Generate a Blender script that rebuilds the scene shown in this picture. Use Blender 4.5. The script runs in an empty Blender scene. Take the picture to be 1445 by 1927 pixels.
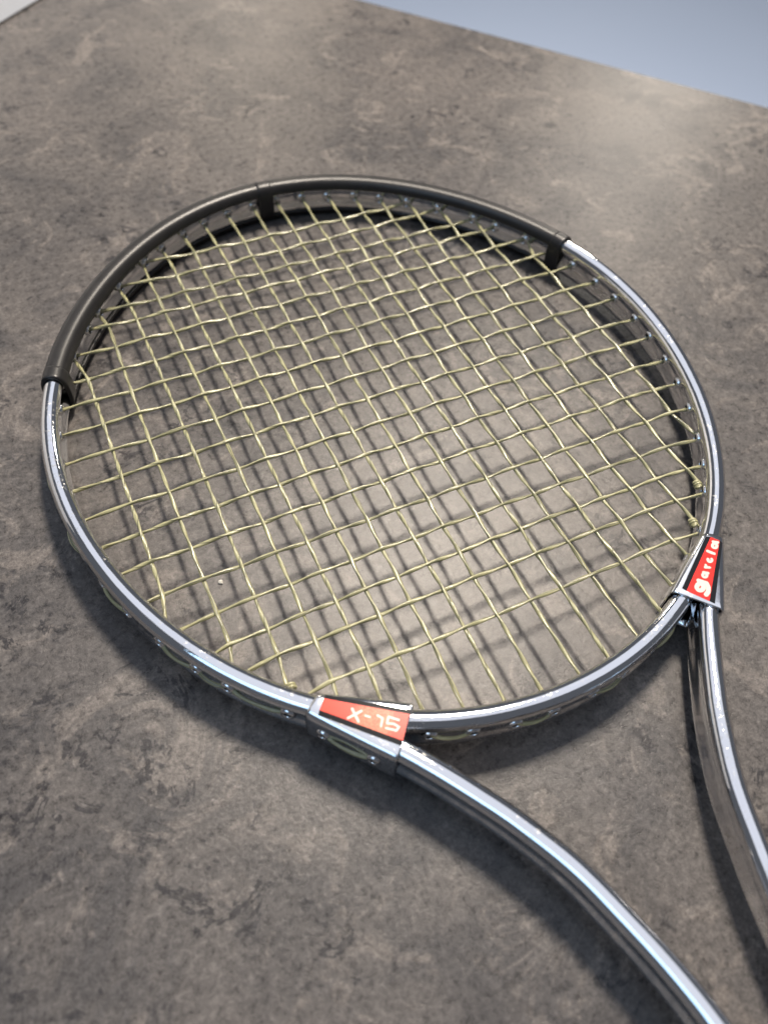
import bpy, bmesh, math, random
from mathutils import Vector, Matrix
random.seed(7)
CM = 0.01
scene = bpy.context.scene
COL = scene.collection

# ------------------------------------------------------------------ camera, world, lamps, exposure
# racket frame: x across the head, y towards its tip, z up; the racket leans a little (grip end higher)
TILT = -0.0115
M_RACKET = Matrix.Translation((0, 0, 1.045 * CM)) @ Matrix.Rotation(TILT, 4, 'X')
CAM_R = [[0.9055837300435549, -0.42179033683882505, 0.04484439351571544],
         [-0.32255934001215814, -0.753450070013256, -0.5729471739767462],
         [0.2754515929366225, 0.5043866609521008, -0.8183645374784194]]
CAM_C = (-9.566464771252216, -19.144158545627782, 21.800216309689954)
cam = bpy.data.cameras.new('camera')
cam_o = bpy.data.objects.new('camera', cam); COL.objects.link(cam_o)
r0, r1, r2 = [Vector(r) for r in CAM_R]
mc = Matrix.Identity(4)
for k in range(3):
    mc[k][0] = r0[k]; mc[k][1] = -r1[k]; mc[k][2] = -r2[k]; mc[k][3] = CAM_C[k] * CM
cam_o.matrix_world = M_RACKET @ mc
cam.sensor_fit = 'VERTICAL'; cam.sensor_height = 36.0; cam.sensor_width = 27.0
cam.lens = 1464.77 / 1927 * 36
cam.clip_start = 0.01; cam.clip_end = 60
cam.dof.use_dof = True; cam.dof.focus_distance = 0.262; cam.dof.aperture_fstop = 8.5
scene.camera = cam_o

world = bpy.data.worlds.new('World'); scene.world = world; world.use_nodes = True
bg = world.node_tree.nodes['Background']
bg.inputs[0].default_value = (0.80, 0.86, 1.0, 1); bg.inputs[1].default_value = 0.13

def lamp(name, loc, target, sx, sy, power, color, spin=0.0):
    l = bpy.data.lights.new(name, 'AREA'); l.shape = 'RECTANGLE'; l.size = sx; l.size_y = sy
    l.energy = power; l.color = color
    o = bpy.data.objects.new(name, l); COL.objects.link(o); o.location = loc
    d = Vector(target) - Vector(loc)
    o.rotation_euler = (d.to_track_quat('-Z', 'Y').to_matrix() @ Matrix.Rotation(spin, 3, 'Z')).to_euler()
    return o
# ceiling fittings (their mirror images show as glows on the table), an added bounce panel, and the window on the left
lamp('ceiling_lamp_main', (0.44, 0.55, 1.38), (0.38, 0.46, 0), 0.18, 0.36, 58, (1.0, 0.89, 0.755), 0.25)
lamp('ceiling_bounce_fill', (0.25, 0.55, 1.9), (0.25, 0.55, 0), 3.0, 2.8, 24, (0.86, 0.89, 1.0))  # added fill, stands in for ceiling bounce and its reflection in the chrome
lamp('ceiling_lamp_right', (2.45, 2.35, 1.55), (0.6, 0.6, 0), 0.22, 0.22, 17, (1.0, 0.92, 0.80))
lamp('ceiling_lamp_back', (1.15, 3.76, 1.55), (0.3, 0.9, 0), 0.20, 0.20, 7, (1.0, 0.88, 0.72))
lamp('window_light', (-1.55, -0.75, 1.75), (0, 0, 0.1), 1.5, 1.1, 12, (0.46, 0.71, 1.0))

scene.view_settings.view_transform = 'Standard'
scene.view_settings.look = 'None'
scene.view_settings.exposure = 0.0
scene.view_settings.gamma = 1.0

# ------------------------------------------------------------------ helpers
def tag(o, label=None, cat=None, kind=None):
    if label: o['label'] = label
    if cat: o['category'] = cat
    if kind: o['kind'] = kind
    return o

def mesh_obj(name, verts, faces, mat, parent=None, smooth=True, uvs=None):
    me = bpy.data.meshes.new(name)
    me.from_pydata([(v[0] * CM, v[1] * CM, v[2] * CM) for v in verts], [], faces)
    if smooth:
        me.polygons.foreach_set('use_smooth', [True] * len(me.polygons))
    if uvs:
        lay = me.uv_layers.new(name='UVMap')
        k = 0
        for f in uvs:
            for uv in f:
                lay.data[k].uv = uv; k += 1
    me.materials.append(mat); me.update()
    o = bpy.data.objects.new(name, me); COL.objects.link(o)
    if parent: o.parent = parent
    return o

def share(src, name, parent, mat4=None):
    o = bpy.data.objects.new(name, src); COL.objects.link(o)
    o.parent = parent
    if mat4 is not None: o.matrix_local = mat4
    return o

def sweep_uv(path, profile, closed_path, nf):
    L = [0.0]
    for i in range(1, len(path) + 1): L.append(L[-1] + (Vector(path[i % len(path)]) - Vector(path[i - 1])).length)
    V = [0.0]
    for k in range(1, len(profile) + 1): V.append(V[-1] + math.dist(profile[k % len(profile)], profile[k - 1]))
    uv = []
    for i in range(len(path) if closed_path else len(path) - 1):
        for k in range(len(profile)):
            uv.append(((L[i], V[k]), (L[i], V[k + 1]), (L[i + 1], V[k + 1]), (L[i + 1], V[k])))
    while len(uv) < nf: uv.append(tuple((0, 0) for _ in profile))
    return uv

def sweep(path, normals, profile, closed_path=True, closed_prof=True, cap=False):
    """profile: (n, z) points laid along path normals (in plane) and z"""
    v, f = [], []
    m = len(profile); n = len(path)
    for p, nn in zip(path, normals):
        for (a, z) in profile:
            v.append((p[0] + nn[0] * a, p[1] + nn[1] * a, z))
    for i in range(n if closed_path else n - 1):
        j = (i + 1) % n
        for k in range(m if closed_prof else m - 1):
            l = (k + 1) % m
            f.append((i * m + k, i * m + l, j * m + l, j * m + k))
    if cap and not closed_path:
        f.append(tuple(range(m))); f.append(tuple((n - 1) * m + k for k in reversed(range(m))))
    return v, f

def superell(a, b, e, n):
    out = []
    for k in range(n):
        t = 2 * math.pi * k / n
        c, s = math.cos(t), math.sin(t)
        out.append((a * math.copysign(abs(c) ** (2 / e), c), b * math.copysign(abs(s) ** (2 / e), s)))
    return out

def tube_profile(w, h, groove=0.10, n=14):
    out = []
    for k in range(n + 1):                       # round top, from the outer wall over to the inner wall
        a = math.pi * k / n; out.append((w * math.cos(a), h - w + w * math.sin(a)))
    for k in range(1, 10):                       # inner wall with a shallow rolled groove
        z = (h - w) * (1 - 2 * k / 10); g = groove * max(0.0, math.cos(math.pi / 2 * z / (h - w))) ** 1.5
        out.append((-w + g, z))
    for k in range(n + 1):
        a = math.pi + math.pi * k / n; out.append((w * math.cos(a), -(h - w) + w * math.sin(a)))
    for k in range(1, 10):
        z = -(h - w) * (1 - 2 * k / 10); g = groove * max(0.0, math.cos(math.pi / 2 * z / (h - w))) ** 1.5
        out.append((w - g, z))
    return out

def catmull(pts, per):
    out = []
    P = [Vector(p) for p in pts]
    P = [P[0] * 2 - P[1]] + P + [P[-1] * 2 - P[-2]]
    for i in range(1, len(P) - 2):
        for k in range(per):
            t = k / per
            a, b, c, d = P[i - 1], P[i], P[i + 1], P[i + 2]
            out.append(0.5 * ((2 * b) + (c - a) * t + (2 * a - 5 * b + 4 * c - d) * t * t + (3 * b - a - 3 * c + d) * t ** 3))
    out.append(P[-2]); return out

def tube(path, ra, rb, twist=0.0, sides=10, phase=0.0, cap=True):
    """tube with a twisting elliptical section; returns verts, faces, uvs (u = length in cm, v = around)"""
    v, f, uv = [], [], []
    n = len(path); L = 0.0; Ls = []
    up = Vector((0, 0, 1))
    for i, p in enumerate(path):
        if i: L += (path[i] - path[i - 1]).length
        Ls.append(L)
        t = (path[min(i + 1, n - 1)] - path[max(i - 1, 0)]).normalized()
        s = t.cross(up)
        if s.length < 1e-4: s = Vector((1, 0, 0))
        s.normalize(); w = s.cross(t)
        ang = phase + twist * L
        for k in range(sides):
            th = 2 * math.pi * k / sides
            a, b = ra * math.cos(th), rb * math.sin(th)
            c, sn = math.cos(ang), math.sin(ang)
            v.append(p + s * (a * c - b * sn) + w * (a * sn + b * c))
    for i in range(n - 1):
        for k in range(sides):
            l = (k + 1) % sides
            f.append((i * sides + k, i * sides + l, (i + 1) * sides + l, (i + 1) * sides + k))
            uv.append(((Ls[i], k / sides), (Ls[i], (k + 1) / sides), (Ls[i + 1], (k + 1) / sides), (Ls[i + 1], k / sides)))
    if cap:
        f.append(tuple(reversed(range(sides)))); uv.append(tuple((0, 0) for _ in range(sides)))
        f.append(tuple((n - 1) * sides + k for k in range(sides))); uv.append(tuple((0, 0) for _ in range(sides)))
    return v, f, uv

# ------------------------------------------------------------------ materials
def new_mat(name):
    m = bpy.data.materials.new(name); m.use_nodes = True
    nt = m.node_tree; b = nt.nodes['Principled BSDF']
    return m, nt, b
class NB:
    def __init__(s, nt): s.nt = nt
    def n(s, t, **kw):
        x = s.nt.nodes.new(t)
        for k, v in kw.items(): setattr(x, k, v)
        return x
    def l(s, a, b): s.nt.links.new(a, b)
    def noise(s, vec, scale, detail=4, rough=0.55, dist=0.0):
        x = s.n('ShaderNodeTexNoise'); x.inputs['Scale'].default_value = scale
        x.inputs['Detail'].default_value = detail; x.inputs['Roughness'].default_value = rough
        x.inputs['Distortion'].default_value = dist; s.l(vec, x.inputs['Vector']); return x.outputs['Fac']
    def ramp(s, fac, stops):
        x = s.n('ShaderNodeValToRGB'); cr = x.color_ramp
        while len(cr.elements) < len(stops): cr.elements.new(0.5)
        for e, (p, c) in zip(cr.elements, stops):
            e.position = p; e.color = (c, c, c, 1) if isinstance(c, (int, float)) else (*c, 1)
        s.l(fac, x.inputs['Fac']); return x.outputs['Color']
    def math(s, op, a, b=None, c=None):
        x = s.n('ShaderNodeMath', operation=op)
        for i, q in enumerate((a, b, c)):
            if q is None: continue
            if isinstance(q, (int, float)): x.inputs[i].default_value = q
            else: s.l(q, x.inputs[i])
        return x.outputs[0]
    def mix(s, fac, a, b, mode='MIX'):
        x = s.n('ShaderNodeMix', data_type='RGBA', blend_type=mode)
        for i, q in ((0, fac), (6, a), (7, b)):
            if isinstance(q, (int, float)): x.inputs[i].default_value = q
            elif isinstance(q, tuple): x.inputs[i].default_value = (*q, 1)
            else: s.l(q, x.inputs[i])
        return x.outputs[2]
    def coord(s, scale, rot=(0, 0, 0), kind='Object'):
        t = s.n('ShaderNodeTexCoord'); mp = s.n('ShaderNodeMapping')
        mp.inputs['Scale'].default_value = scale if isinstance(scale, tuple) else (scale,) * 3
        mp.inputs['Rotation'].default_value = rot
        s.l(t.outputs[kind], mp.inputs['Vector']); return mp.outputs['Vector']
    def bump(s, h, strength, dist, normal=None):
        x = s.n('ShaderNodeBump'); x.inputs['Strength'].default_value = strength
        x.inputs['Distance'].default_value = dist; s.l(h, x.inputs['Height'])
        if normal is not None: s.l(normal, x.inputs['Normal'])
        return x.outputs['Normal']

def mat_table():
    m, nt, b = new_mat('concrete_laminate'); q = NB(nt)
    c = q.coord(100.0)                                   # centimetres
    big = q.noise(c, 0.10, 5, 0.6, 0.6)
    mid = q.noise(c, 0.42, 8, 0.68, 0.5)
    fine = q.noise(c, 3.2, 6, 0.76, 0.25)
    grain = q.noise(c, 8.5, 5, 0.8, 0.25)
    base = q.mix(q.ramp(big, [(0.36, 0.0), (0.64, 1.0)]), (0.0597, 0.0554, 0.0547), (0.0917, 0.0829, 0.0777))
    base = q.mix(q.ramp(mid, [(0.42, 0.0), (0.60, 0.8)]), base, (0.0822, 0.0753, 0.0721))
    cloud = q.ramp(q.noise(c, 0.19, 8, 0.70, 1.0), [(0.47, 0.0), (0.66, 0.85)])       # darker fields
    base = q.mix(cloud, base, (0.0412, 0.0396, 0.0411))
    streak = q.ramp(q.noise(c, 0.30, 9, 0.72, 1.6), [(0.54, 0.0), (0.61, 0.9)])     # paler smears
    base = q.mix(streak, base, (0.1159, 0.1035, 0.0960))
    # ragged pits and short cracks, clustered
    def near(x, y, r):
        d = q.n('ShaderNodeVectorMath', operation='DISTANCE'); q.l(c, d.inputs[0]); d.inputs[1].default_value = (x, y, 0)
        return q.math('MULTIPLY', q.math('SUBTRACT', 1.0, q.math('MINIMUM', q.math('DIVIDE', d.outputs['Value'], r), 1.0)), 0.12)
    w0 = q.math('ADD', q.noise(c, 0.26, 5, 0.6, 0.6), q.math('ADD', near(-13.5, -12.5, 7.0), q.math('ADD', near(-14.0, 16.0, 9.0), near(-15.0, -6.0, 5.0))))
    wh = q.ramp(w0, [(0.53, 0.0), (0.59, 1.0)])
    n1 = q.noise(c, 0.50, 6, 0.62, 1.3)
    ridge = q.math('ABSOLUTE', q.math('SUBTRACT', n1, 0.5))
    crack = q.ramp(ridge, [(0.0, 1.0), (0.020, 1.0), (0.034, 0.0)])
    brk = q.ramp(q.noise(c, 0.9, 5, 0.65), [(0.50, 0.0), (0.55, 1.0)])
    crack = q.math('MULTIPLY', q.math('MULTIPLY', crack, wh), brk)
    base = q.mix(q.math('MULTIPLY', crack, 0.85), base, (0.0187, 0.0179, 0.0203))
    blot = q.ramp(q.noise(c, 1.1, 9, 0.74, 1.0), [(0.56, 0.0), (0.62, 1.0)])
    base = q.mix(q.math('MULTIPLY', q.math('MULTIPLY', blot, wh), 0.55), base, (0.0243, 0.0235, 0.0258))
    dots = q.ramp(q.noise(c, 2.4, 5, 0.7, 0.3), [(0.67, 0.0), (0.71, 1.0)])
    base = q.mix(q.math('MULTIPLY', dots, 0.75), base, (0.0226, 0.0216, 0.0230))
    pale = q.ramp(q.noise(c, 0.85, 9, 0.74, 1.3), [(0.63, 0.0), (0.69, 1.0)])
    base = q.mix(q.math('MULTIPLY', pale, 0.6), base, (0.1542, 0.1412, 0.1313))
    # printed grain
    base = q.mix(1.0, base, q.ramp(fine, [(0.28, 0.45), (0.72, 1.52)]), 'MULTIPLY')
    base = q.mix(1.0, base, q.ramp(grain, [(0.28, 0.50), (0.72, 1.48)]), 'MULTIPLY')
    q.l(base, b.inputs['Base Color'])
    rg = q.math('ADD', q.ramp(fine, [(0.3, 0.20), (0.7, 0.34)]), q.math('MULTIPLY', big, 0.08))
    q.l(rg, b.inputs['Roughness'])
    b.inputs['Specular IOR Level'].default_value = 0.24
    nrm = q.bump(q.math('ADD', q.math('MULTIPLY', grain, 0.6), fine), 0.42, 0.0003)
    q.l(nrm, b.inputs['Normal'])
    return m

def mat_chrome(name='chrome', rough=0.015, wear_or_glare=1.0, drawn=False):
    m, nt, b = new_mat(name); q = NB(nt)
    c = q.coord(100.0)
    pits = q.ramp(q.noise(c, 11.0, 5, 0.74), [(0.55, 0.0), (0.63, 1.0)])
    zone = q.ramp(q.noise(c, 0.6, 4, 0.6, 0.4), [(0.47, 0.0), (0.58, 1.0)])
    w = q.math('MULTIPLY', q.math('MULTIPLY', pits, zone), wear_or_glare)
    q.l(q.mix(w, (0.78, 0.785, 0.80), (0.60, 0.585, 0.55)), b.inputs['Base Color'])
    b.inputs['Metallic'].default_value = 1.0
    haze = q.ramp(q.noise(c, 1.3, 5, 0.6), [(0.35, rough), (0.7, rough + 0.045)])
    q.l(q.math('ADD', haze, q.math('MULTIPLY', w, 0.30)), b.inputs['Roughness'])
    nrm = q.bump(q.noise(c, 1.1, 3, 0.5), 0.10, 0.0006)
    if drawn:                                            # lines left by drawing and polishing the tube
        uv = q.coord((0.10, 13.0, 1.0), kind='UV'); ln = q.noise(uv, 1.0, 4, 0.6)
        nrm = q.bump(ln, 0.10, 0.0003, nrm)
    nrm = q.bump(q.math('SUBTRACT', q.noise(c, 30.0, 2, 0.6), q.math('MULTIPLY', w, 0.6)), 0.05, 0.00004, nrm)
    q.l(nrm, b.inputs['Normal'])
    return m

def mat_plastic():
    m, nt, b = new_mat('black_plastic'); q = NB(nt)
    c = q.coord(100.0)
    q.l(q.mix(q.noise(c, 2.0, 5, 0.6), (0.008, 0.008, 0.009), (0.020, 0.019, 0.019)), b.inputs['Base Color'])
    q.l(q.ramp(q.noise(c, 3.0, 5, 0.65), [(0.3, 0.32), (0.7, 0.40)]), b.inputs['Roughness'])
    b.inputs['Specular IOR Level'].default_value = 0.32
    q.l(q.bump(q.noise(c, 16.0, 3, 0.6), 0.05, 0.0001), b.inputs['Normal'])
    return m

def mat_string():
    m, nt, b = new_mat('twisted_gut'); q = NB(nt)
    uv = q.n('ShaderNodeTexCoord').outputs['UV']
    sp = q.n('ShaderNodeSeparateXYZ'); q.l(uv, sp.inputs[0])
    ph = q.math('ADD', q.math('MULTIPLY', sp.outputs[0], 0.42), sp.outputs[1])
    fr = q.math('FRACT', q.math('MULTIPLY', ph, 2.0))
    line = q.ramp(fr, [(0.0, 1.0), (0.14, 0.9), (0.24, 0.0), (1.0, 0.0)])  # dark refraction along the twisted gut, painted as a spiral stripe
    mp = q.n('ShaderNodeMapping'); mp.inputs['Scale'].default_value = (1.2, 9.0, 1.0); q.l(uv, mp.inputs['Vector'])
    fib = q.noise(mp.outputs['Vector'], 3.0, 4, 0.6)
    base = q.mix(q.ramp(fib, [(0.3, 0.0), (0.7, 1.0)]), (0.19, 0.180, 0.088), (0.41, 0.390, 0.220))
    base = q.mix(q.math('MULTIPLY', line, 0.82), base, (0.060, 0.062, 0.035))
    q.l(base, b.inputs['Base Color'])
    b.inputs['Roughness'].default_value = 0.27
    b.inputs['Specular IOR Level'].default_value = 0.6
    b.inputs['Transmission Weight'].default_value = 0.12
    q.l(q.bump(q.math('SUBTRACT', fib, line), 0.35, 0.00012), b.inputs['Normal'])
    return m

def mat_print(name, col, rough=0.3, wear_or_glare=None, spec=0.5):
    m, nt, b = new_mat(name); q = NB(nt)
    c = q.coord(100.0)
    base = q.mix(q.noise(c, 4.0, 4), tuple(x * 0.85 for x in col), col)
    if wear_or_glare:  # lamp glare on the left decal, painted as pale specks around its middle
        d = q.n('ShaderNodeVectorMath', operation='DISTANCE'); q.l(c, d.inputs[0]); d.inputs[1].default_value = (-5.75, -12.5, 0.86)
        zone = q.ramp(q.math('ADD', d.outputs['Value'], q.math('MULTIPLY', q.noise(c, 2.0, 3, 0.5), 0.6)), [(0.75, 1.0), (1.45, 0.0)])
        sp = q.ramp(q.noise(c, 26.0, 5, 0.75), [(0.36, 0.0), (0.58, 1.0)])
        base = q.mix(q.math('MULTIPLY', q.math('MULTIPLY', zone, sp), 0.45), base, wear_or_glare)
    q.l(base, b.inputs['Base Color'])
    b.inputs['Roughness'].default_value = rough; b.inputs['Specular IOR Level'].default_value = spec
    return m

def mat_floor():
    m, nt, b = new_mat('pale_floor'); q = NB(nt)
    c = q.coord(1.0)
    q.l(q.mix(q.noise(c, 1.2, 4), (0.37, 0.45, 0.60), (0.41, 0.49, 0.64)), b.inputs['Base Color'])
    b.inputs['Roughness'].default_value = 0.35
    return m

M_WALL = mat_print('white_wall', (0.66, 0.66, 0.66), 0.6)
M_TABLE = mat_table(); M_CHROME = mat_chrome(drawn=True); M_COLLAR = mat_chrome('collar_chrome', 0.10, 0.6)
M_BRIGHT = mat_chrome('eyelet_metal', 0.12, 0.0)
M_BLACK = mat_plastic(); M_STRING = mat_string(); M_FLOOR = mat_floor()
M_RED = mat_print('red_print', (0.56, 0.012, 0.008), 0.3, None, 0.3); M_RED_GLARE = mat_print('glare_red_print', (0.64, 0.030, 0.008), 0.25, (0.60, 0.34, 0.18), 0.25)
M_INK = mat_print('black_print', (0.006, 0.006, 0.007), 0.12, None, 0.25); M_WHITE = mat_print('white_print', (0.50, 0.48, 0.43), 0.35)
M_GREY_PRINT = mat_print('faded_white_print', (0.50, 0.44, 0.38), 0.35)

# ------------------------------------------------------------------ setting: table top and floor
def build_table():
    K = Vector((2.57, 45.1, 0)); d1 = Vector((0.650, -0.760, 0)).normalized(); d2 = Vector((-d1.y * -1, 0, 0))
    d2 = Vector((-0.760, -0.650, 0)).normalized()
    A, B = 150.0, 95.0
    bm = bmesh.new()
    bmesh.ops.create_cube(bm, size=1.0)
    for v in bm.verts:
        u, w, z = v.co.x + 0.5, v.co.y + 0.5, v.co.z - 0.5
        p = K + d1 * (u * A) + d2 * (w * B); v.co = Vector((p.x, p.y, z * 2.6)) * CM
    bmesh.ops.bevel(bm, geom=list(bm.edges), offset=0.12 * CM, segments=3, profile=0.5, affect='EDGES')
    bmesh.ops.recalc_face_normals(bm, faces=list(bm.faces))
    me = bpy.data.meshes.new('table_top'); bm.to_mesh(me); bm.free(); me.materials.append(M_TABLE)
    o = bpy.data.objects.new('table_top', me); COL.objects.link(o)
    tag(o, 'grey brown concrete patterned table top under the racket', kind='structure')
    f = mesh_obj('floor', [(-600, -600, -74), (600, -600, -74), (600, 600, -74), (-600, 600, -74)], [(0, 1, 2, 3)], M_FLOOR, None, False)
    tag(f, 'pale bluish floor beyond the table edge', kind='structure')
    e0 = K + d2 * 70 + d1 * -55; e1 = K + d2 * -110 + d1 * -55
    w = mesh_obj('wall', [(e0.x, e0.y, -74), (e1.x, e1.y, -74), (e1.x, e1.y, 40), (e0.x, e0.y, 40)], [(0, 1, 2, 3)], M_WALL, None, False)
    tag(w, 'white wall beyond the far left table edge', kind='structure')
build_table()

# ------------------------------------------------------------------ the racket
racket = bpy.data.objects.new('tennis_racket', None); COL.objects.link(racket)
racket.matrix_world = M_RACKET; racket.empty_display_size = 0.02
tag(racket, 'chrome steel tennis racket with yellowish strings and black bumper lying on the table', 'tennis racket')

RING = [12.1987, -0.6435, 0.6873, -0.0126, 0.0874, 0.0393]        # inner wall, polar from the tip
W2, H2 = 0.32, 0.79                                                # half width and half height of the tube
def r_in(phi): return sum(c * math.cos(k * phi) for k, c in enumerate(RING))
def p_in(phi):
    r = r_in(phi); return Vector((r * math.sin(phi), r * math.cos(phi), 0))
def n_out(phi):
    d = p_in(phi + 1e-3) - p_in(phi - 1e-3); n = Vector((-d.y, d.x, 0)).normalized()
    return n if n.dot(p_in(phi)) > 0 else -n

def build_head():
    N = 300
    ph = [2 * math.pi * k / N for k in range(N)]
    path = [p_in(a) + n_out(a) * W2 for a in ph]; nr = [n_out(a) for a in ph]
    pr = tube_profile(W2, H2); v, f = sweep(path, nr, pr)
    return mesh_obj('head_frame', v, f, M_CHROME, racket, True, sweep_uv(path, pr, True, len(f)))
head = build_head()

SHAFT = [(7.02, -11.52), (6.35, -12.36), (5.77, -13.02), (5.28, -13.56), (4.66, -14.42), (4.0, -15.42), (3.39, -16.42), (2.6, -18.0),
         (2.07, -19.6), (1.68, -21.0), (1.42, -22.4), (1.16, -25.0), (1.06, -28.0), (1.05, -31.0)]
def build_shaft(sgn):
    pts = catmull([(sgn * x, y, 0) for x, y in SHAFT], 8)
    pts = pts[8:]                                                    # the first stretch lies inside the collar
    nr = []
    for i in range(len(pts)):
        t = (pts[min(i + 1, len(pts) - 1)] - pts[max(i - 1, 0)]).normalized(); n = Vector((-t.y, t.x, 0))
        nr.append(n if n.x * sgn > 0 else -n)
    pr = tube_profile(W2, H2 - 0.008); v, f = sweep(pts, nr, pr, False, True, True)
    return mesh_obj('shaft', v, f, M_CHROME, racket, True, sweep_uv(pts, pr, False, len(f)))
for s in (-1, 1): build_shaft(s)

def build_grip():
    prof = []
    for k in range(8):
        a = math.pi / 8 + k * math.pi / 4; prof.append((1.62 * math.cos(a), 1.5 * math.sin(a)))
    ys = [-29.5, -30.5, -31.5, -44.0, -48.0, -49.0, -49.2]; sc = [0.80, 0.9, 1.0, 1.0, 1.08, 1.12, 1.0]
    v, f = [], []
    for y, s in zip(ys, sc):
        for a, z in prof: v.append((a * s, y, z * s))
    for i in range(len(ys) - 1):
        for k in range(8):
            l = (k + 1) % 8; f.append((i * 8 + k, (i + 1) * 8 + k, (i + 1) * 8 + l, i * 8 + l))
    f.append(tuple(range(8))); f.append(tuple((len(ys) - 1) * 8 + k for k in reversed(range(8))))
    mesh_obj('grip', v, f, M_BLACK, racket, False)
build_grip()

# ---- black bumper guard round the tip: two halves with an end clip each and one clip in the middle
PH_END = math.radians(70.6)
def guard_profile():
    outer = superell(0.49, 0.90, 2.7, 72)
    a = [p for p in outer if not (p[0] < -0.20 and -0.50 < p[1] < 0.44)]
    # order from the inner top lip over the outside to the inner bottom lip
    i0 = max(range(len(a)), key=lambda i: (a[i][0] < 0 and a[i][1] > 0, -a[i][1]))
    st = [i for i, p in enumerate(a) if p[0] < 0 and p[1] > 0]
    a = sorted([p for p in a], key=lambda p: (math.pi - math.atan2(p[1], p[0])) % (2 * math.pi))
    inn = [(x * 0.78, z * 0.89) for x, z in reversed(a)]
    return a + inn
def arc_path(p0, p1, n):
    ph = [p0 + (p1 - p0) * k / (n - 1) for k in range(n)]
    return [p_in(a) + n_out(a) * W2 for a in ph], [n_out(a) for a in ph]
GP = guard_profile()
def build_guard(p0, p1):
    path, nr = arc_path(p0, p1, 90)
    v, f = sweep(path, nr, GP, False, True, True)
    return mesh_obj('bumper_guard', v, f, M_BLACK, racket)
def band(p0, p1, parent, a=0.508, b=0.92, ai=0.36, bi=0.81):
    path, nr = arc_path(p0, p1, 10)
    # soft shouldered closed band
    v, f = [], []
    o = superell(a, b, 2.6, 40); i_ = superell(ai, bi, 2.6, 40)
    rings = []
    seq = [(0, i_, 1.0), (0, o, 0.975)] + [(k, o, 1.0) for k in range(1, 9)] + [(9, o, 0.975), (9, i_, 1.0)]
    for (k, prof, s) in seq:
        st = len(v)
        for (x, z) in prof: v.append((path[k].x + nr[k].x * x * s, path[k].y + nr[k].y * x * s, z * s))
        rings.append(st)
    m = 40
    for r in range(len(rings)):
        r2_ = (r + 1) % len(rings)
        for k in range(m):
            l = (k + 1) % m
            f.append((rings[r] + k, rings[r] + l, rings[r2_] + l, rings[r2_] + k))
    return mesh_obj('guard_clip', v, f, M_BLACK, parent)
gl = build_guard(-PH_END + 0.02, -0.008); gr = build_guard(0.020, PH_END - 0.02)
band(-PH_END, -PH_END + 0.052, gl); band(PH_END - 0.052, PH_END, gr); band(-0.017, 0.036, gr)

# ---- collars at the throat, with printed decals
NI, NO, WI, WO = (6.80, -11.09), (7.43, -11.56), (4.48, -12.48), (5.63, -13.77)
ZC = 0.86
def rrect(w, h, r, n=5):
    out = []
    for (cx, cz, a0) in ((w - r, h - r, 0), (-(w - r), h - r, 90), (-(w - r), -(h - r), 180), (w - r, -(h - r), 270)):
        for k in range(n + 1):
            a = math.radians(a0 + 90 * k / n); out.append((cx + r * math.cos(a), cz + r * math.sin(a)))
    return out
def build_collar(sgn):
    def sec(t, inset):
        i = Vector((NI[0] + (WI[0] - NI[0]) * t, NI[1] + (WI[1] - NI[1]) * t)); o = Vector((NO[0] + (WO[0] - NO[0]) * t, NO[1] + (WO[1] - NO[1]) * t))
        bow = 0.05 * math.sin(math.pi * t)
        c = (i + o) / 2; d = (o - i); w = d.length / 2 - inset + bow * 0.3; d.normalize()
        rad = 0.26 - 0.06 * t
        return [(sgn * (c.x + d.x * a), c.y + d.y * a, z) for a, z in rrect(w, ZC - inset, max(0.08, rad - inset))]
    ts = [0.0, 0.03] + [k / 14 for k in range(1, 14)] + [0.985, 1.0]
    v, f, rings = [], [], []
    def ring(pts): rings.append(len(v)); v.extend(pts)
    ring(sec(0.0, 0.05))
    ring(sec(0.0, 0.02)); 
    for t in ts[1:-1]: ring(sec(t, 0.0))
    ring(sec(1.0, 0.012)); ring(sec(1.0, 0.058))
    for t in (0.9, 0.6, 0.3, 0.0): ring(sec(t, 0.065))
    m = 24
    for r in range(len(rings)):
        b_ = rings[(r + 1) % len(rings)]
        for k in range(m):
            l = (k + 1) % m
            q = (rings[r] + k, rings[r] + l, b_ + l, b_ + k)
            f.append(q if sgn < 0 else q[::-1])
    return mesh_obj('collar', v, f, M_COLLAR, racket)
collar_l = build_collar(-1); collar_r = build_collar(1)
collar_l['label'] = 'chrome throat collar with the X-15 print, lamp glare painted into its red'
collar_r['label'] = 'chrome throat collar with the garcia print'

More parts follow.
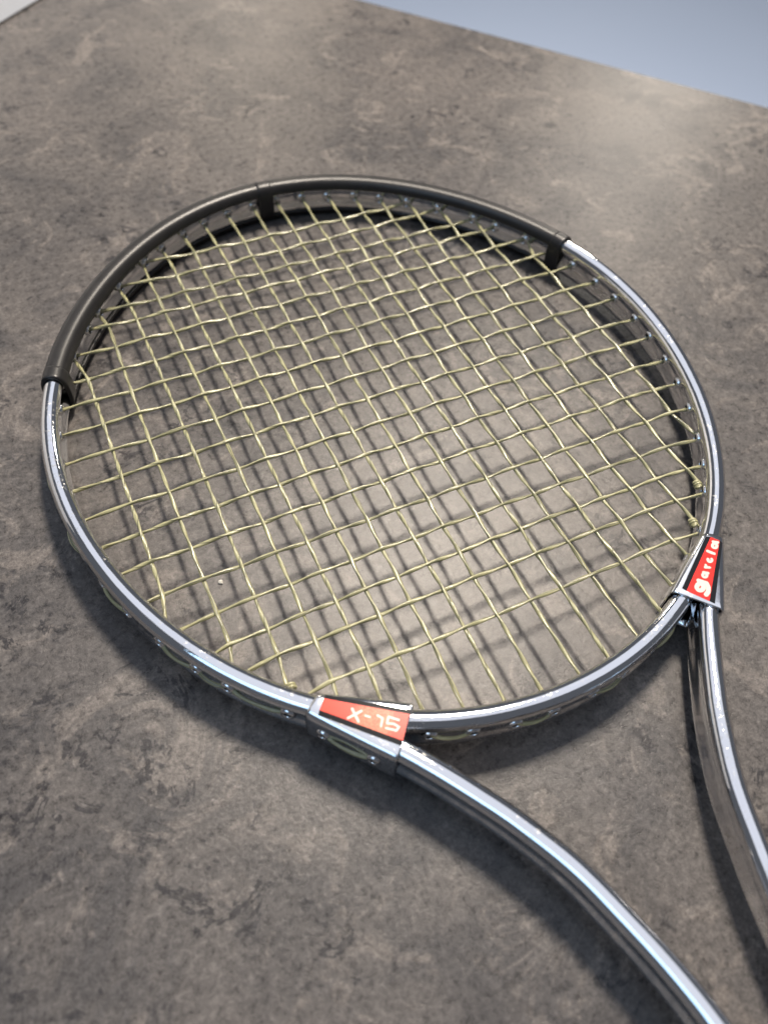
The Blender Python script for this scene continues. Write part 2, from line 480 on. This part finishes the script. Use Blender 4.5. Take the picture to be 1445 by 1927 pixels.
DR = [[6.922, -11.229], [7.062, -11.315], [7.245, -11.56], [7.275, -11.66], [4.96, -12.513], [5.031, -12.648], [5.470, -13.241], [5.575, -13.383]]
DL = [[-6.674, -11.213], [-6.741, -11.297], [-6.985, -11.565], [-7.08, -11.69], [-4.622, -12.609], [-4.729, -12.702], [-5.231, -13.309], [-5.35, -13.40]]
EYE_RAY = lambda x, y: (x - 0.16 * (x - CAM_C[0]) / 21.0, y - 0.16 * (y - CAM_C[1]) / 21.0)   # measured at z 0.70, lies at ZC
def decal(D, collar, red):
    D = [EYE_RAY(x, y) for x, y in D]
    def quad(name, a, b, mat, z):
        pts = [D[a], D[b], D[b + 4], D[a + 4]]
        v = [(x, y, z) for x, y in pts] + [(x, y, z - 0.004) for x, y in pts]
        f = [(0, 1, 2, 3), (7, 6, 5, 4), (0, 4, 5, 1), (1, 5, 6, 2), (2, 6, 7, 3), (3, 7, 4, 0)]
        ar = sum(pts[i][0] * pts[(i + 1) % 4][1] - pts[(i + 1) % 4][0] * pts[i][1] for i in range(4))
        if ar < 0: f = [q[::-1] for q in f]
        return mesh_obj(name, v, f, mat, collar, False)
    quad('decal_border', 0, 1, M_INK, ZC + 0.006); quad('decal_border', 2, 3, M_INK, ZC + 0.006)
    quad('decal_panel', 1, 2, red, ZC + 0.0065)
decal(DR, collar_r, M_RED); decal(DL, collar_l, M_RED_GLARE)

def strokes(items, z0, collar, mat):
    v, f = [], []
    def poly(pts, z):
        ar = sum(pts[i][0] * pts[(i + 1) % len(pts)][1] - pts[(i + 1) % len(pts)][0] * pts[i][1] for i in range(len(pts)))
        if ar < 0: pts = pts[::-1]
        st = len(v); v.extend((x, y, z) for x, y in pts); f.append(tuple(range(st, st + len(pts))))
    z = z0
    for hw, pts in items:
        P = [Vector(EYE_RAY(*p)) for p in pts]
        closed = (P[0] - P[-1]).length < 1e-6
        n = len(P)
        for i in range(n - 1):
            d = (P[i + 1] - P[i]).normalized(); q = Vector((-d.y, d.x)) * hw
            z += 0.00006
            poly([tuple(P[i] + q), tuple(P[i + 1] + q), tuple(P[i + 1] - q), tuple(P[i] - q)], z)
        for i in range(n):
            z += 0.00006
            poly([(P[i].x + hw * math.cos(k * math.pi / 6), P[i].y + hw * math.sin(k * math.pi / 6)) for k in range(12)], z)
    return mesh_obj('lettering', v, f, mat, collar, False)
GARCIA = [
 (0.073,[(5.62, -12.509), (5.799, -12.685), (5.761, -12.827), (5.644, -12.962), (5.516, -13.016)]),
 (0.072,[(5.614, -12.763), (5.576, -12.798), (5.529, -12.821), (5.479, -12.828), (5.434, -12.819), (5.401, -12.795), (5.385, -12.759), (5.389, -12.717), (5.411, -12.675), (5.449, -12.64), (5.497, -12.617), (5.547, -12.609), (5.592, -12.619), (5.625, -12.643), (5.641, -12.679), (5.637, -12.722), (5.614, -12.763)]),
 (0.046,[(5.993, -12.454), (5.969, -12.476), (5.939, -12.49), (5.907, -12.495), (5.879, -12.489), (5.858, -12.474), (5.849, -12.451), (5.851, -12.425), (5.866, -12.398), (5.89, -12.376), (5.92, -12.361), (5.951, -12.357), (5.98, -12.362), (6.0, -12.378), (6.01, -12.401), (6.007, -12.427), (5.993, -12.454)]),
 (0.050,[(5.961, -12.326), (6.074, -12.406)]),
 (0.044,[(6.129, -12.195), (6.264, -12.258)]),
 (0.042,[(6.176, -12.203), (6.204, -12.131)]),
 (0.046,[(6.531, -12.027), (6.519, -12.051), (6.499, -12.072), (6.473, -12.087), (6.444, -12.095), (6.417, -12.094), (6.395, -12.084), (6.381, -12.068), (6.376, -12.046), (6.382, -12.021), (6.397, -11.998), (6.42, -11.979)]),
 (0.054,[(6.603, -11.73), (6.735, -11.891)]),
 (0.050,[(7.021, -11.682), (6.994, -11.707), (6.96, -11.723), (6.926, -11.729), (6.895, -11.722), (6.873, -11.706), (6.863, -11.681), (6.866, -11.652), (6.882, -11.622), (6.909, -11.598), (6.943, -11.581), (6.978, -11.576), (7.008, -11.582), (7.031, -11.599), (7.041, -11.624), (7.037, -11.653), (7.021, -11.682)]),
 (0.054,[(7.008, -11.512), (7.127, -11.588)]),
]
XMARK = [
 (0.034,[(-6.348, -12.106), (-5.928, -12.07)]),
 (0.034,[(-6.137, -11.906), (-6.122, -12.312)]),
 (0.028,[(-5.878, -12.237), (-5.782, -12.325)]),
 (0.028,[(-5.567, -12.37), (-5.472, -12.502), (-5.606, -12.691)]),
 (0.030,[(-5.081, -12.732), (-5.301, -12.531), (-5.42, -12.68), (-5.251, -12.783), (-5.16, -12.912), (-5.272, -12.977), (-5.505, -12.793)]),
 (0.006,[(-6.832, -11.978), (-6.788, -11.937)]),
 (0.006,[(-6.646, -12.166), (-6.563, -12.189), (-6.549, -12.25)]),
 (0.006,[(-6.423, -12.389), (-6.336, -12.496)]),
 (0.006,[(-6.336, -12.496), (-6.261, -12.475)]),
 (0.006,[(-6.291, -12.543), (-6.22, -12.534), (-6.223, -12.601)]),
]
strokes(GARCIA, ZC + 0.009, collar_r, M_WHITE)
strokes(XMARK, ZC + 0.009, collar_l, M_GREY_PRINT)

# ---- strings: measured run of every main and cross
MAIN = {-4: (0.0, -0.004, -9.959), -3: (0.15, 0.054, -8.652), -2: (-0.071, -0.044, -7.361), -1: (-0.102, -0.07, -6.166), 0: (-0.022, -0.046, -5.098),
        1: (-0.038, 0.016, -4.002), 2: (-0.048, 0.009, -2.877), 3: (-0.002, 0.003, -1.765), 4: (0.016, 0.054, -0.595), 5: (0.043, -0.02, 0.571),
        6: (0.067, 0.025, 1.706), 7: (0.085, -0.002, 2.872), 8: (0.141, -0.009, 3.966), 9: (0.059, 0.039, 5.086), 10: (0.182, 0.063, 6.148),
        11: (0.134, 0.06, 7.375), 12: (0.086, -0.026, 8.588), 13: (-0.35, -0.029, 10.0)}
CROSS = {-8: (0.20, -0.10, 10.06), -7: (0.25, 0.05, 8.93), -6: (-0.02, 0.014, 7.802), -5: (0.10, -0.013, 6.812), -4: (0.033, -0.045, 5.575),
         -3: (-0.046, 0.019, 4.36), -2: (0.017, 0.033, 3.1), -1: (-0.007, -0.021, 1.844), 0: (-0.033, 0.036, 0.584), 1: (-0.077, -0.041, -0.676),
         2: (-0.05, 0.038, -1.944), 3: (-0.127, -0.008, -3.183), 4: (-0.071, -0.009, -4.475), 5: (-0.06, -0.006, -5.776), 6: (-0.13, -0.038, -7.047),
         7: (-0.204, 0.015, -8.16), 8: (-0.072, -0.046, -9.226), 9: (0.148, 0.007, -10.691)}
def mx(i, y): a, b, c = MAIN[i]; return a * (y / 10) ** 2 + b * y / 10 + c
def cy(j, x): a, b, c = CROSS[j]; return a * (x / 10) ** 2 + b * x / 10 + c
def node(i, j):
    x, y = MAIN[i][2], CROSS[j][2]
    for _ in range(4): x = mx(i, y); y = cy(j, x)
    return x, y
def hit_main(i, top):
    best = None
    for k in range(1801):
        phi = math.radians((-100 + 200 * k / 1800) if top else (80 + 200 * k / 1800))
        p = p_in(phi); e = abs(p.x - mx(i, p.y))
        ok = p.y > 0 if top else p.y < 0
        if ok and (best is None or e < best[0]): best = (e, phi)
    return best[1]
def hit_cross(j, right):
    best = None
    for k in range(1801):
        phi = math.radians(180 * k / 1800) * (1 if right else -1)
        p = p_in(phi); e = abs(p.y - cy(j, p.x))
        if best is None or e < best[0]: best = (e, phi)
    return best[1]
ends = {}
for i in MAIN:
    ends[('m', i, 1)] = hit_main(i, True); ends[('m', i, 0)] = hit_main(i, False)
for j in CROSS:
    ends[('c', j, 1)] = hit_cross(j, True); ends[('c', j, 0)] = hit_cross(j, False)
# a main and a cross that meet the frame close together share one eyelet
holes = []
def pt(phi): return p_in(phi)
for key, phi in list(ends.items()):
    if key[0] == 'c': holes.append([phi, [key]])
for key, phi in list(ends.items()):
    if key[0] == 'm':
        near = min(holes, key=lambda h: (pt(h[0]) - pt(phi)).length)
        if (pt(near[0]) - pt(phi)).length < 0.60 and near[1][0][0] == 'c': near[1].append(key)
        else: holes.append([phi, [key]])
where = {}
for h in holes:
    for k in h[1]: where[k] = h[0]

def eyelet_mesh():
    prof = [(0.100, -0.10), (0.100, 0.035), (0.112, 0.058), (0.134, 0.060), (0.160, 0.040), (0.180, 0.004), (0.180, -0.04)]
    n = 16; v, f = [], []
    for (r, x) in prof:
        for k in range(n):
            a = 2 * math.pi * k / n; v.append((x, r * math.cos(a), r * math.sin(a)))
    for s in range(len(prof) - 1):
        for k in range(n):
            l = (k + 1) % n; f.append((s * n + k, s * n + l, (s + 1) * n + l, (s + 1) * n + k))
    f.append(tuple(range(n)))
    me = bpy.data.meshes.new('eyelet'); me.from_pydata([(a * CM, b * CM, c * CM) for a, b, c in v], [], f)
    me.polygons.foreach_set('use_smooth', [True] * len(me.polygons))
    me.materials.append(M_BRIGHT); me.materials.append(M_BLACK); me.polygons[-1].material_index = 1
    for k in range(n): me.polygons[k].material_index = 1
    return me
EYE = eyelet_mesh()
def put_eyelet(p, axis, parent, sc=1.0):
    axis = axis.normalized(); z = Vector((0, 0, 1)); y = z.cross(axis)
    m = Matrix(((axis.x, y.x, 0, p.x * CM), (axis.y, y.y, 0, p.y * CM), (0, 0, 1, p.z * CM), (0, 0, 0, 1)))
    share(EYE, 'eyelet', parent, m @ Matrix.Scale(sc, 4))
def in_collar(p): return 4.55 < abs(p.x) < 6.95 and p.y < -10.9
def collar_of(p): return collar_l if p.x < 0 else collar_r
for phi, keys in holes:
    p, n = p_in(phi), n_out(phi)
    wob = Vector((0, 0, random.uniform(-0.03, 0.03)))
    if in_collar(p):
        put_eyelet(p - n * 0.10 + wob, -n, collar_of(p)); continue
    put_eyelet(p + n * 0.08 + wob, -n, head, 1.25)
    out = p + n * (2 * W2)
    if abs(phi) > PH_END + 0.02 and not ((4.7 if out.x < 0 else 3.9) < abs(out.x) < 7.6 and out.y < -10.9): put_eyelet(out - n * 0.085 + wob, n, head, 1.45)

def string_path(nodes, a, b, over0):
    """nodes: list of (x, y, sign); ends a, b at z=0"""
    amp = 0.044
    K = [Vector((a.x, a.y, -0.045))] + [Vector((x, y, amp * s)) for x, y, s in nodes] + [Vector((b.x, b.y, -0.045))]
    pts = []
    for i in range(len(K) - 1):
        p, q = K[i], K[i + 1]; L = (q - p).length; n = max(4, int(L / 0.11))
        for k in range(n):
            t = k / n
            e = t * t * (3 - 2 * t) * 0.55 + t * 0.45
            pts.append(Vector((p.x + (q.x - p.x) * t, p.y + (q.y - p.y) * t, p.z + (q.z - p.z) * e)))
    pts.append(K[-1]); return pts
def make_string(name, pts):
    v, f, uv = tube(pts, 0.073, 0.050, random.uniform(2.2, 3.0) * random.choice((1, 1, -1)), 12, random.uniform(0, 6.28))
    return mesh_obj(name, v, f, M_STRING, racket, True, uv)
def inside(x, y, m=0.12):
    phi = math.atan2(x, y); return math.hypot(x, y) < r_in(phi) - m
for i in MAIN:
    A = p_in(where[('m', i, 1)]); B = p_in(where[('m', i, 0)])
    A = A + n_out(where[('m', i, 1)]) * 0.25; B = B + n_out(where[('m', i, 0)]) * 0.25
    nd = []
    for j in sorted(CROSS):
        x, y = node(i, j)
        if inside(x, y, 0.35): nd.append((x, y, 1 if (i + j) % 2 else -1))
    make_string('main_string', string_path(nd, A, B, 1))
for j in CROSS:
    A = p_in(where[('c', j, 0)]); B = p_in(where[('c', j, 1)])
    A = A + n_out(where[('c', j, 0)]) * 0.25; B = B + n_out(where[('c', j, 1)]) * 0.25
    nd = []
    for i in sorted(MAIN):
        x, y = node(i, j)
        if inside(x, y, 0.35): nd.append((x, y, -1 if (i + j) % 2 else 1))
    make_string('cross_string', string_path(nd, A, B, 1))

# ---- string runs along the outside of the frame
def loop(pa, na, pb, nb, bulge=0.085, z=0.0):
    pts = []
    for k in range(25):
        t = k / 24; nn = na.lerp(nb, t).normalized()
        pts.append(pa.lerp(pb, t) + nn * (-0.12 + (bulge + 0.12) * math.sin(math.pi * t) ** 0.45))
    v, f, uv = tube(pts, 0.068, 0.054, 2.4, 10, random.uniform(0, 6))
    mesh_obj('string_loop', v, f, M_STRING, racket, True, uv)
def loop_keys(k1, k2):
    a, b = where[k1], where[k2]
    g = 2 * W2 - 0.08
    loop(p_in(a) + n_out(a) * g, n_out(a), p_in(b) + n_out(b) * g, n_out(b), 0.13)
for a, b in ((-2, -1), (0, 1), (2, 3), (4, 5), (6, 7), (7, 8), (8, 9)): loop_keys(('c', a, 0), ('c', b, 0))
for a, b in ((-1, 0), (1, 2), (3, 4), (5, 6), (7, 8), (8, 9)): loop_keys(('c', a, 1), ('c', b, 1))
for a, b in ((1, 2), (3, 4), (5, 6), (7, 8)): loop_keys(('m', a, 0), ('m', b, 0))
for s in (-1, 1):
    par = collar_l if s < 0 else collar_r
    d = Vector((WO[0] - NO[0], WO[1] - NO[1], 0)).normalized(); n = Vector((-d.y, d.x, 0))
    if n.x < 0: n = -n
    qs = []
    for t in (0.20, 0.76):
        p = Vector((NO[0] + (WO[0] - NO[0]) * t, NO[1] + (WO[1] - NO[1]) * t, -0.05)) + n * 0.005
        p.x *= s; nn = Vector((n.x * s, n.y, 0)); put_eyelet(p, nn, par, 1.3); qs.append((p, nn))
    loop(qs[0][0], qs[0][1], qs[1][0], qs[1][1], 0.10)

# ---- tied off ends
def knot(p, along, scale=1.0):
    along = along.normalized(); u = along.cross(Vector((0, 0, 1))).normalized(); w = u.cross(along)
    pts = []
    for k in range(46):
        t = k / 45; a = t * 2 * math.pi * 2.3
        r = 0.125 * scale
        pts.append(p + along * ((t - 0.5) * 0.26 * scale) + u * (r * math.cos(a)) + w * (r * math.sin(a) * 1.05))
    pts.append(pts[-1] + u * 0.10 + along * 0.05); pts.append(pts[-1] + u * 0.10 - w * 0.05)
    v, f, uv = tube(pts, 0.060, 0.052, 2.0, 10)
    mesh_obj('string_knot', v, f, M_STRING, racket, True, uv)
for key in (('m', 12, 0), ('m', 11, 0), ('m', -2, 0)):
    phi = where[key]; p = p_in(phi); n = n_out(phi); i = key[1]
    q = Vector((mx(i, p.y + 0.9), p.y + 0.9, 0)); d = (p - q).normalized()
    knot(p - d * 0.26 + Vector((0, 0, 0.02)), d, 0.85)

# ---- a crumb lying on the table
def crumb(px, py):
    bm = bmesh.new(); bmesh.ops.create_icosphere(bm, subdivisions=2, radius=0.085 * CM)
    for v in bm.verts: v.co *= random.uniform(0.65, 1.15); v.co.z *= 0.6
    me = bpy.data.meshes.new('crumb'); bm.to_mesh(me); bm.free(); me.materials.append(M_WHITE)
    o = bpy.data.objects.new('crumb', me); COL.objects.link(o); o.location = (px * CM, py * CM, 0.04 * CM)
    tag(o, 'tiny white crumb on the table under the strings', 'crumb')
crumb(-8.1, -5.5)
